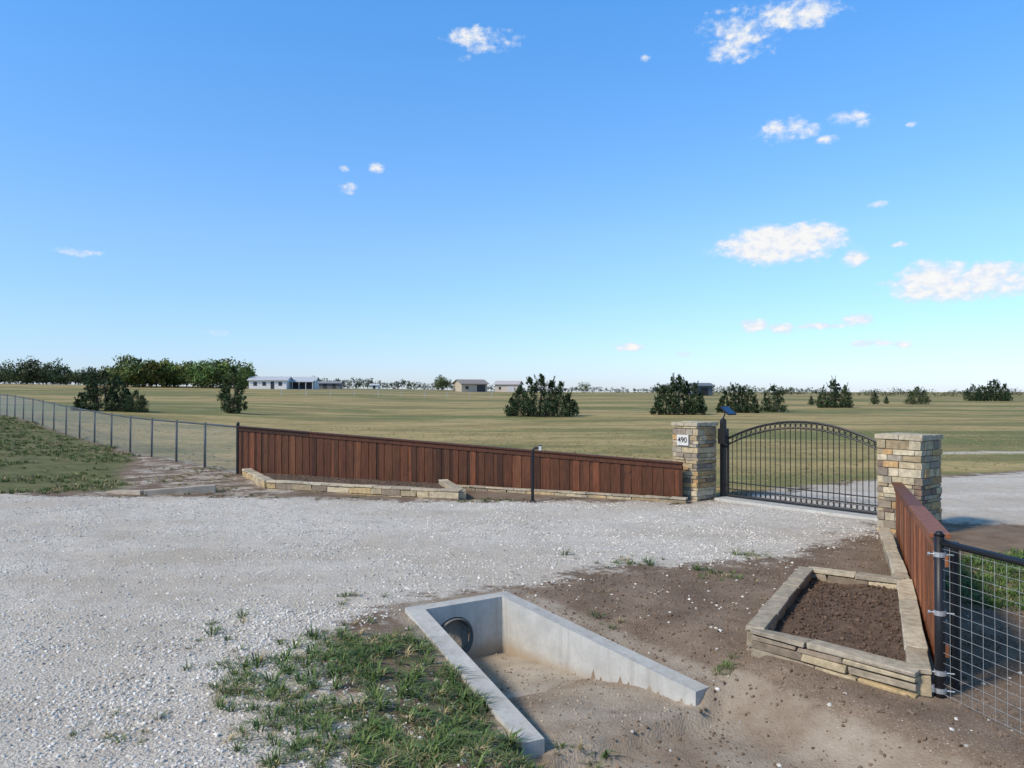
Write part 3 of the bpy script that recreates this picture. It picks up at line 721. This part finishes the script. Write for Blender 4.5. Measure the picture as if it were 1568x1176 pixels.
# ------------------------------------------------------------------ culvert headwall
hwl = empty('concrete_culvert_headwall'); mb = MB(); TH = .17
IN = inset(UO, TH)
def unit(v): return v/np.linalg.norm(v)
dl = unit(LE-BL); dr = unit(RE-BR)
il = IN[0]; ir = IN[1]
lin = LE+np.array([-dl[1], dl[0]])*TH if np.dot(np.array([-dl[1], dl[0]]), RE-LE) > 0 else LE-np.array([-dl[1], dl[0]])*TH
rin = RE+np.array([-dr[1], dr[0]])*TH if np.dot(np.array([-dr[1], dr[0]]), LE-RE) > 0 else RE-np.array([-dr[1], dr[0]])*TH
T0, T1, ZB = .055, -.15, -.85
for (o0, o1, i1, i0) in ((BL, LE, lin, il), (BR, RE, rin, ir)):
    P4 = [o0, o1, i1, i0]; tz = [T0, T1, T1, T0]
    mb.hexa([(*p, ZB) for p in P4], [(*p, z_) for p, z_ in zip(P4, tz)])
bd = unit(BR-BL); nin = np.array([bd[1], -bd[0]])
cen = (il+ir)/2-bd*.12; cz = -.30; rad = .225; n = 32
wl = -np.dot(cen-il, bd); wr_ = np.dot(ir-cen, bd); zt = T0-cz; zb_ = ZB-cz
circ = []; rect = []
angs = [2*math.pi*i/n for i in range(n)]+[math.atan2(zt, wr_), math.atan2(zt, wl), math.atan2(zb_, wl) % (2*math.pi), math.atan2(zb_, wr_) % (2*math.pi)]
angs = sorted(set(angs)); n = len(angs)
for a_ in angs:
    c_, s_ = math.cos(a_), math.sin(a_); ts = []
    if c_ > 1e-9: ts.append(wr_/c_)
    if c_ < -1e-9: ts.append(wl/c_)
    if s_ > 1e-9: ts.append(zt/s_)
    if s_ < -1e-9: ts.append(zb_/s_)
    t = min(ts); rect.append((c_*t, s_*t)); circ.append((c_*rad, s_*rad))
def w3(uv, off): p = cen+bd*uv[0]-nin*off; return (p[0], p[1], cz+uv[1])
vs = [w3(q, 0) for q in circ]+[w3(q, 0) for q in rect]+[w3(q, TH) for q in circ]+[w3(q, TH) for q in rect]
fs = []
for i in range(n):
    j = (i+1) % n
    fs += [(i, j, n+j, n+i), (2*n+j, 2*n+i, 3*n+i, 3*n+j), (j, i, 2*n+i, 2*n+j), (n+i, n+j, 3*n+j, 3*n+i)]
mb.add(vs, fs)
for (o, i_, sgn) in ((BL, il, -1), (BR, ir, 1)):
    bk = i_-nin*TH
    mb.hexa([(*o, ZB), (*i_, ZB), (*bk, ZB), (*((o+bk)/2), ZB)], [(*o, T0), (*i_, T0), (*bk, T0), (*((o+bk)/2), T0)])
mb.obj('walls', M['concrete'], hwl)
mb = MB()
P4 = [il-nin*.05, ir-nin*.05, rin, lin]
n1 = 14; V = []; Fc = []
for i in range(n1+1):
    for j in range(n1+1):
        s, t = i/n1, j/n1; p = (1-s)*((1-t)*P4[0]+t*P4[1])+s*((1-t)*P4[3]+t*P4[2]); V.append((p[0], p[1], -.54+.225*s+float(fbm(p[0], p[1], .4, 2)-.5)*.02))
for i in range(n1):
    for j in range(n1): Fc.append((i*(n1+1)+j, i*(n1+1)+j+1, (i+1)*(n1+1)+j+1, (i+1)*(n1+1)+j))
mb.add(V, Fc); mb.obj('floor_slab', M['silt'], hwl, smooth=True)
mb = MB(); k = 160; nn = 32; V = []; Fc = []
for i in range(k+1):
    off = -.03+2.4*i/k; rr = .205+.013*math.sin(i*math.pi/2.5)
    for j in range(nn):
        a_ = 2*math.pi*j/nn; V.append(w3((math.cos(a_)*rr, math.sin(a_)*rr), off))
for i in range(k):
    for j in range(nn): Fc.append((i*nn+j, i*nn+(j+1) % nn, (i+1)*nn+(j+1) % nn, (i+1)*nn+j))
Fc.append(tuple(k*nn+j for j in range(nn)))
mb.add(V, Fc); mb.obj('corrugated_pipe', simple('corrugated_pipe_steel', (.22, .22, .215), .5, 8, metal=.3), hwl, smooth=True)
k = 900; s_, t_ = rng.random((2, k, 1)); s_ = s_**.6
P_ = (1-s_)*((1-t_)*P4[0]+t_*P4[1])+s_*((1-t_)*P4[3]+t_*P4[2]); sc = .004+.014*rng.random(k)**3
zw = np.maximum(-.535+.225*s_[:, 0], g(P_[:, 0], P_[:, 1])+.002)
scatter('washed_stones', rocks, np.concatenate([P_, zw[:, None]], 1), rrot(k), sc, np.array([.36, .30, .23])[None]*rng.uniform(.5, 1.5, (k, 1)), M['rock'], hwl)
e = empty('concrete_culvert_headwall'); mb = MB()
for a, b2, z0, z1 in (((-9.0, 17.25), (-8.05, 16.85), .04, .1), ((-8.04, 16.85), (-6.65, 17.3), .10, .17)):
    a = np.array(a); b2 = np.array(b2); d = unit(b2-a); n_ = np.array([-d[1], d[0]])*.1
    mb.hexa([(*(a-n_), -.3), (*(b2-n_), -.3), (*(b2+n_), -.3), (*(a+n_), -.3)], [(*(a-n_), z0), (*(b2-n_), z1), (*(b2+n_), z1), (*(a+n_), z0)])
mb.obj('walls', M['silt'], e, bevel=.01)

# ------------------------------------------------------------------ distant buildings
def building(name, px, D, w, dep, h, rh, yaw, wall, roof, openings=(), porch=None):
    x = (px-784)/F*D; z = float(g(x, D, False)); e = empty(name); c, s = math.cos(yaw), math.sin(yaw)
    T = lambda q: (x+q[0]*c-q[1]*s, D+q[0]*s+q[1]*c, z+q[2])
    mb = MB(); a, b_ = w/2, dep/2
    B = [(-a, -b_, -.5), (a, -b_, -.5), (a, b_, -.5), (-a, b_, -.5)]; t_ = [(q[0], q[1], h) for q in B]
    mb.hexa([T(q) for q in B], [T(q) for q in t_], wall)
    for sx in (-a, a): mb.add([T((sx, -b_, h)), T((sx, b_, h)), T((sx, 0, h+rh))], [(0, 1, 2)], wall)
    mb.obj('walls', M['paint'], e)
    m2 = MB(); o = .5
    for sy in (-1, 1):
        y0 = sy*(b_+o); z0 = h-rh*o/b_
        lo = [(-a-o, y0, z0), (a+o, y0, z0), (a+o, 0, h+rh), (-a-o, 0, h+rh)]
        m2.hexa([T(q) for q in lo], [T((q[0], q[1], q[2]+.15)) for q in lo], roof)
    m2.obj('roof', M['paint'], e)
    m3 = MB()
    for x0, x1, z0, z1, colr in openings: m3.hexa([T(q) for q in ((x0, -b_-.05, z0), (x1, -b_-.05, z0), (x1, -b_+.02, z0), (x0, -b_+.02, z0))], [T(q) for q in ((x0, -b_-.05, z1), (x1, -b_-.05, z1), (x1, -b_+.02, z1), (x0, -b_+.02, z1))], colr)
    if openings: m3.obj('doors_and_windows', M['paint'], e)
    if porch:
        m4 = MB(); x0, x1, py, ph = porch
        m4.hexa([T(q) for q in ((x0, -b_-py, ph-.4), (x1, -b_-py, ph-.4), (x1, -b_, ph), (x0, -b_, ph))], [T(q) for q in ((x0, -b_-py, ph-.25), (x1, -b_-py, ph-.25), (x1, -b_, ph+.15), (x0, -b_, ph+.15))], roof)
        k = 5
        for i in range(k): xx = x0+.2+(x1-x0-.4)*i/(k-1); m4.tube(T((xx, -b_-py+.2, -.3)), T((xx, -b_-py+.2, ph-.4)), .12, .12, 6, (.6, .6, .6))
        m4.obj('porch', M['paint'], e)
W_ = (.72, .70, .66); D_ = (.05, .05, .055); R_ = (.5, .52, .54)
building('white_farmhouse', 415, 225, 10.5, 9, 2.5, 1.0, .1, W_, R_, ((-4, -3, .9, 2, D_), (-1.5, -.5, .9, 2, D_), (.8, 1.8, 0, 2.1, D_), (3, 4, .9, 2, D_)))
building('white_metal_barn', 463, 232, 8.5, 8, 2.5, 1.0, .1, (.6, .6, .58), R_, ((-3.8, 3.8, 0, 2.2, D_),), (-4, 4.2, 2.5, 2.4))
building('grey_shed', 506, 250, 7, 4, 1.8, .5, .05, (.15, .15, .145), (.25, .26, .27), ((-2, -.8, 0, 1.6, D_), (1, 2, 0, 1.6, D_)))
building('small_white_shed', 574, 300, 3, 3, 1.4, .4, 0, W_, R_, ((-.5, .5, 0, 1.3, D_),))
building('tan_metal_barn', 720, 240, 8.6, 7, 2.5, 1.2, .45, (.46, .39, .30), (.28, .25, .22), ((.8, 3.6, 0, 2.1, D_), (-3, -2, .8, 1.7, D_)))
building('tan_metal_barn', 779, 250, 7.6, 7, 2.5, 1.0, -.2, (.58, .50, .42), (.5, .46, .44), ((.4, 2.6, 0, 2, (.5, .5, .5)), (-2.6, -1.8, .8, 1.6, D_)))
building('dark_metal_barn', 1072, 200, 4.6, 5, 2.6, .6, .2, (.10, .115, .13), (.16, .18, .2), ((-1, 1, 0, 2, (.03, .03, .03)),))

# ------------------------------------------------------------------ world: sky + clouds
w = bpy.data.worlds.new('World'); scene.world = w; w.use_nodes = True; nt = w.node_tree
for n_ in list(nt.nodes): nt.nodes.remove(n_)
out = N(nt, 'ShaderNodeOutputWorld')
SUN_DIR = Vector((-.86, -.51, 0)).normalized(); ELEV = math.radians(40)
sky = N(nt, 'ShaderNodeTexSky', sky_type='NISHITA'); sky.sun_disc = False; sky.sun_elevation = ELEV
sky.sun_rotation = math.atan2(SUN_DIR.x, SUN_DIR.y) % (2*math.pi); sky.air_density = 1.0; sky.dust_density = .3; sky.ozone_density = 2.5; sky.altitude = 150
tc = N(nt, 'ShaderNodeTexCoord').outputs['Generated']
sx = N(nt, 'ShaderNodeSeparateXYZ'); nt.links.new(tc, sx.inputs[0])
az = math_(nt, 'ARCTAN2', sx.outputs[0], sx.outputs[1])
el = math_(nt, 'ARCSINE', sx.outputs[2])
cv = N(nt, 'ShaderNodeCombineXYZ'); nt.links.new(az, cv.inputs[0]); nt.links.new(el, cv.inputs[1])
mpn = N(nt, 'ShaderNodeMapping'); mpn.inputs['Scale'].default_value = (1, 1.5, 1); nt.links.new(cv.outputs[0], mpn.inputs[0])
CL = [(740, 57, 74, 20, 1.0), (712, 88, 16, 9, .7), (1140, 48, 88, 40, .95), (1225, 18, 76, 28, 1.05), (1120, 76, 44, 24, .95), (1208, 198, 50, 22, 1.1), (1300, 178, 36, 13, .95), (1328, 187, 24, 9, .95), (1270, 213, 20, 9, .9),
      (578, 258, 17, 12, .9), (535, 287, 19, 11, 1.05), (527, 257, 11, 7, .75), (118, 386, 44, 8, 1.0), (1195, 374, 98, 27, 1.65), (1180, 360, 40, 16, 1.7), (1245, 360, 50, 20, 1.6), (1308, 394, 25, 15, 1.3), (1346, 312, 19, 8, .95), (1378, 374, 17, 6, .8),
      (1470, 438, 118, 21, 1.6), (1430, 422, 52, 25, 1.7), (1520, 426, 66, 22, 1.6), (1155, 498, 21, 12, 1.35), (1200, 502, 24, 10, 1.2), (1312, 489, 26, 12, 1.4), (1255, 499, 60, 6, 1.), (1330, 526, 52, 7, 1.15), (1380, 528, 22, 8, 1.),
      (960, 533, 28, 8, 1.3), (1045, 543, 18, 6, 1.0), (1465, 551, 14, 6, .9), (325, 510, 32, 8, .65), (990, 88, 13, 8, .6), (1398, 189, 12, 5, .8)]
Fm = None
for px, py, hw_, hh, o in CL:
    tx, tz = (px-784)/F, (600-py)/F; a = math.atan(tx); e_ = math.atan(tz*math.cos(a)); wa = hw_/F*math.cos(a)**2*1.0; he = hh/F*math.cos(a)*1.0
    n1_ = N(nt, 'ShaderNodeVectorMath', operation='MULTIPLY_ADD'); nt.links.new(cv.outputs[0], n1_.inputs[0]); n1_.inputs[1].default_value = (1/wa, 1/he, 0); n1_.inputs[2].default_value = (-a/wa, -e_/he, 0)
    n2_ = N(nt, 'ShaderNodeVectorMath', operation='DOT_PRODUCT'); nt.links.new(n1_.outputs[0], n2_.inputs[0]); nt.links.new(n1_.outputs[0], n2_.inputs[1])
    f = math_(nt, 'SUBTRACT', o, n2_.outputs['Value'])
    Fm = f if Fm is None else math_(nt, 'MAXIMUM', Fm, f)
nA = noise(nt, mpn.outputs[0], 30, 8, .62); nB = noise(nt, mpn.outputs[0], 75, 5, .6)
fld = math_(nt, 'ADD', math_(nt, 'MULTIPLY', math_(nt, 'SUBTRACT', nA, .5), 3.0), math_(nt, 'MULTIPLY', math_(nt, 'SUBTRACT', nB, .5), 1.7))
Fc_ = math_(nt, 'MAXIMUM', Fm, -2.)
dens = math_(nt, 'ADD', Fc_, fld)
alpha = maprange(nt, dens, .15, 1.35, 0, .95, True)
shade = maprange(nt, math_(nt, 'ADD', dens, math_(nt, 'MULTIPLY', math_(nt, 'SUBTRACT', nB, .5), 3.4)), .3, 2.0, 0, 1, True)
cc = mix(nt, shade, (.74, .82, .94), (1.0, .98, .95))
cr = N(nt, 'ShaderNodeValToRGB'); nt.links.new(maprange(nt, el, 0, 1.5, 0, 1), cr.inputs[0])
els = cr.color_ramp.elements; els[0].position = 0; els[0].color = (.37, .43, .64, 1); els[1].position = .62; els[1].color = (.42, .48, .42, 1)  # unseen upper sky muted here to cut its blue fill light
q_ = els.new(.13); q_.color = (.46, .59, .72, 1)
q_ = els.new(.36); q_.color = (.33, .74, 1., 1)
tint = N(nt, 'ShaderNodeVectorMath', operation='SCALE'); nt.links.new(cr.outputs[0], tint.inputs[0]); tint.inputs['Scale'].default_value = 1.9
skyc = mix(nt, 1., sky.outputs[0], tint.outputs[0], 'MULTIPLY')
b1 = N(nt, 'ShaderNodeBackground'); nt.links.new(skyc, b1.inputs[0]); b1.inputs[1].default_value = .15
b2_ = N(nt, 'ShaderNodeBackground'); nt.links.new(cc, b2_.inputs[0]); b2_.inputs[1].default_value = .97
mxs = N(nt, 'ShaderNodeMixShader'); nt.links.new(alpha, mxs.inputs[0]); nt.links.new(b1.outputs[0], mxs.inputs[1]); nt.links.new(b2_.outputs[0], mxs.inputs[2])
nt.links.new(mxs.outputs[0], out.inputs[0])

sl = bpy.data.lights.new('sun', 'SUN'); sl.energy = 3.8; sl.angle = math.radians(9); sl.color = (1, .88, .72)
so = bpy.data.objects.new('sun', sl); col_root.objects.link(so)
sd_ = Vector((SUN_DIR.x*math.cos(ELEV), SUN_DIR.y*math.cos(ELEV), math.sin(ELEV))); so.rotation_euler = sd_.to_track_quat('Z', 'Y').to_euler(); so.location = (-20, -10, 20)

cam = bpy.data.cameras.new('camera'); cam.sensor_width = 36; cam.lens = 36*F/1568; cam.clip_end = 12000; cam.clip_start = .05
co = bpy.data.objects.new('camera', cam); col_root.objects.link(co); co.location = (0, 0, CAMH); co.rotation_euler = (math.radians(90)+math.atan(12/F), 0, 0)
scene.camera = co
scene.view_settings.view_transform = 'Standard'; scene.view_settings.look = 'None'; scene.view_settings.exposure = 0
